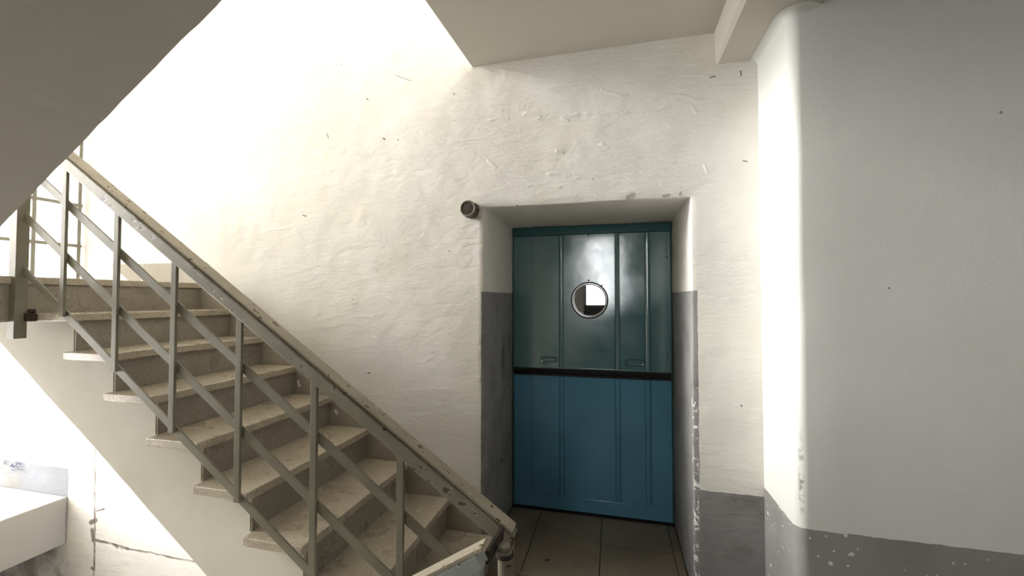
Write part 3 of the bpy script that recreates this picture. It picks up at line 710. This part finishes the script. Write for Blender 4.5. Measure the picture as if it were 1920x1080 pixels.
# ------------------------------------------------------------------ round call sounder
bx_, bz_ = back(884, 395)
be = empty('wall_buzzer', (bx_, YB, bz_), 'small round brown buzzer on the wall at the upper left of the lift opening', 'buzzer')
bm = bmesh.new(); lathe(bm, [(0.049, -0.001), (0.049, -0.022), (0.046, -0.025)], (bx_, YB, bz_), 'Y', 8); obj('base', bm, M_BELL, be)
bm = bmesh.new(); lathe(bm, [(0.0455, -0.024), (0.045, -0.060), (0.042, -0.064)], (bx_, YB, bz_), 'Y', 36); obj('housing', bm, M_BELL, be, smooth=False)
bm = bmesh.new(); lathe(bm, [(0.0455, -0.058), (0.0465, -0.062), (0.044, -0.068), (0.039, -0.068), (0.037, -0.0645)], (bx_, YB, bz_), 'Y', 40, close=False); obj('bezel', bm, M_BEZEL, be, smooth=True)['label'] = 'pale bezel ring'
bm = bmesh.new(); lathe(bm, [(0.0375, -0.0643), (0.02, -0.0655), (0.003, -0.066)], (bx_, YB, bz_), 'Y', 36); obj('grille', bm, M_MESH, be)
for a in (R(35), R(250)):
    bm = bmesh.new(); lathe(bm, [(0.006, -0.024), (0.006, -0.029), (0.003, -0.031)], (bx_ + 0.0525 * 0.82 * math.cos(a), YB, bz_ + 0.0525 * 0.82 * math.sin(a)), 'Y', 8); obj('lug_screw', bm, M_RUST, be)
adopt(be)

# ------------------------------------------------------------------ ceiling lamp under the beam
lx, ly = 0.665, 1.715
la = empty('ceiling_lamp', (lx, ly, ZBEAM), 'small round clear glass lamp under the ceiling beam at the top edge', 'lamp')
bm = bmesh.new(); lathe(bm, [(0.070, -0.001), (0.070, -0.010), (0.064, -0.014)], (lx, ly, ZBEAM), 'Z', 36); obj('base', bm, M_STEEL, la)
bm = bmesh.new(); lathe(bm, [(0.066, -0.012), (0.066, -0.018), (0.060, -0.030), (0.045, -0.040), (0.024, -0.046), (0.002, -0.048)], (lx, ly, ZBEAM), 'Z', 36); obj('glass_dome', bm, M_DOME, la, smooth=True)
bm = bmesh.new(); lathe(bm, [(0.068, -0.014), (0.071, -0.017), (0.068, -0.020)], (lx, ly, ZBEAM), 'Z', 36, close=False); obj('rim', bm, M_CHROME, la, smooth=True)
adopt(la)

# ------------------------------------------------------------------ dry leaf on the tiles
def debris(px, py, size, label, cat='leaf', name='dry_leaf'):
    v = (560 - py) / F_PX; zc = -EYE / v; u = (px - 960) / F_PX; c, s = math.cos(YAW), math.sin(YAW)
    x, y = (u * c - s) * zc, (u * s + c) * zc
    bm = bmesh.new(); n = 10; ctr = bm.verts.new((0, 0, 0.006)); ring = []
    for i in range(n):
        a = 2 * math.pi * i / n; q = size * (0.6 + 0.4 * abs(math.cos(a))) * random.uniform(0.8, 1.1)
        ring.append(bm.verts.new((q * math.cos(a), q * 0.55 * math.sin(a), 0.003 + 0.006 * random.random())))
    for i in range(n): bm.faces.new((ctr, ring[i], ring[(i + 1) % n]))
    bmesh.ops.solidify(bm, geom=bm.faces[:], thickness=0.002)
    o = obj(name, bm, M_LEAF); o.location = (x, y, 0.0); o.rotation_euler = (0, 0, 0.6); o['label'] = label; o['category'] = cat
debris(1025, 1043, 0.017, 'small dark dry leaf lying on the brown floor tiles before the lift door')
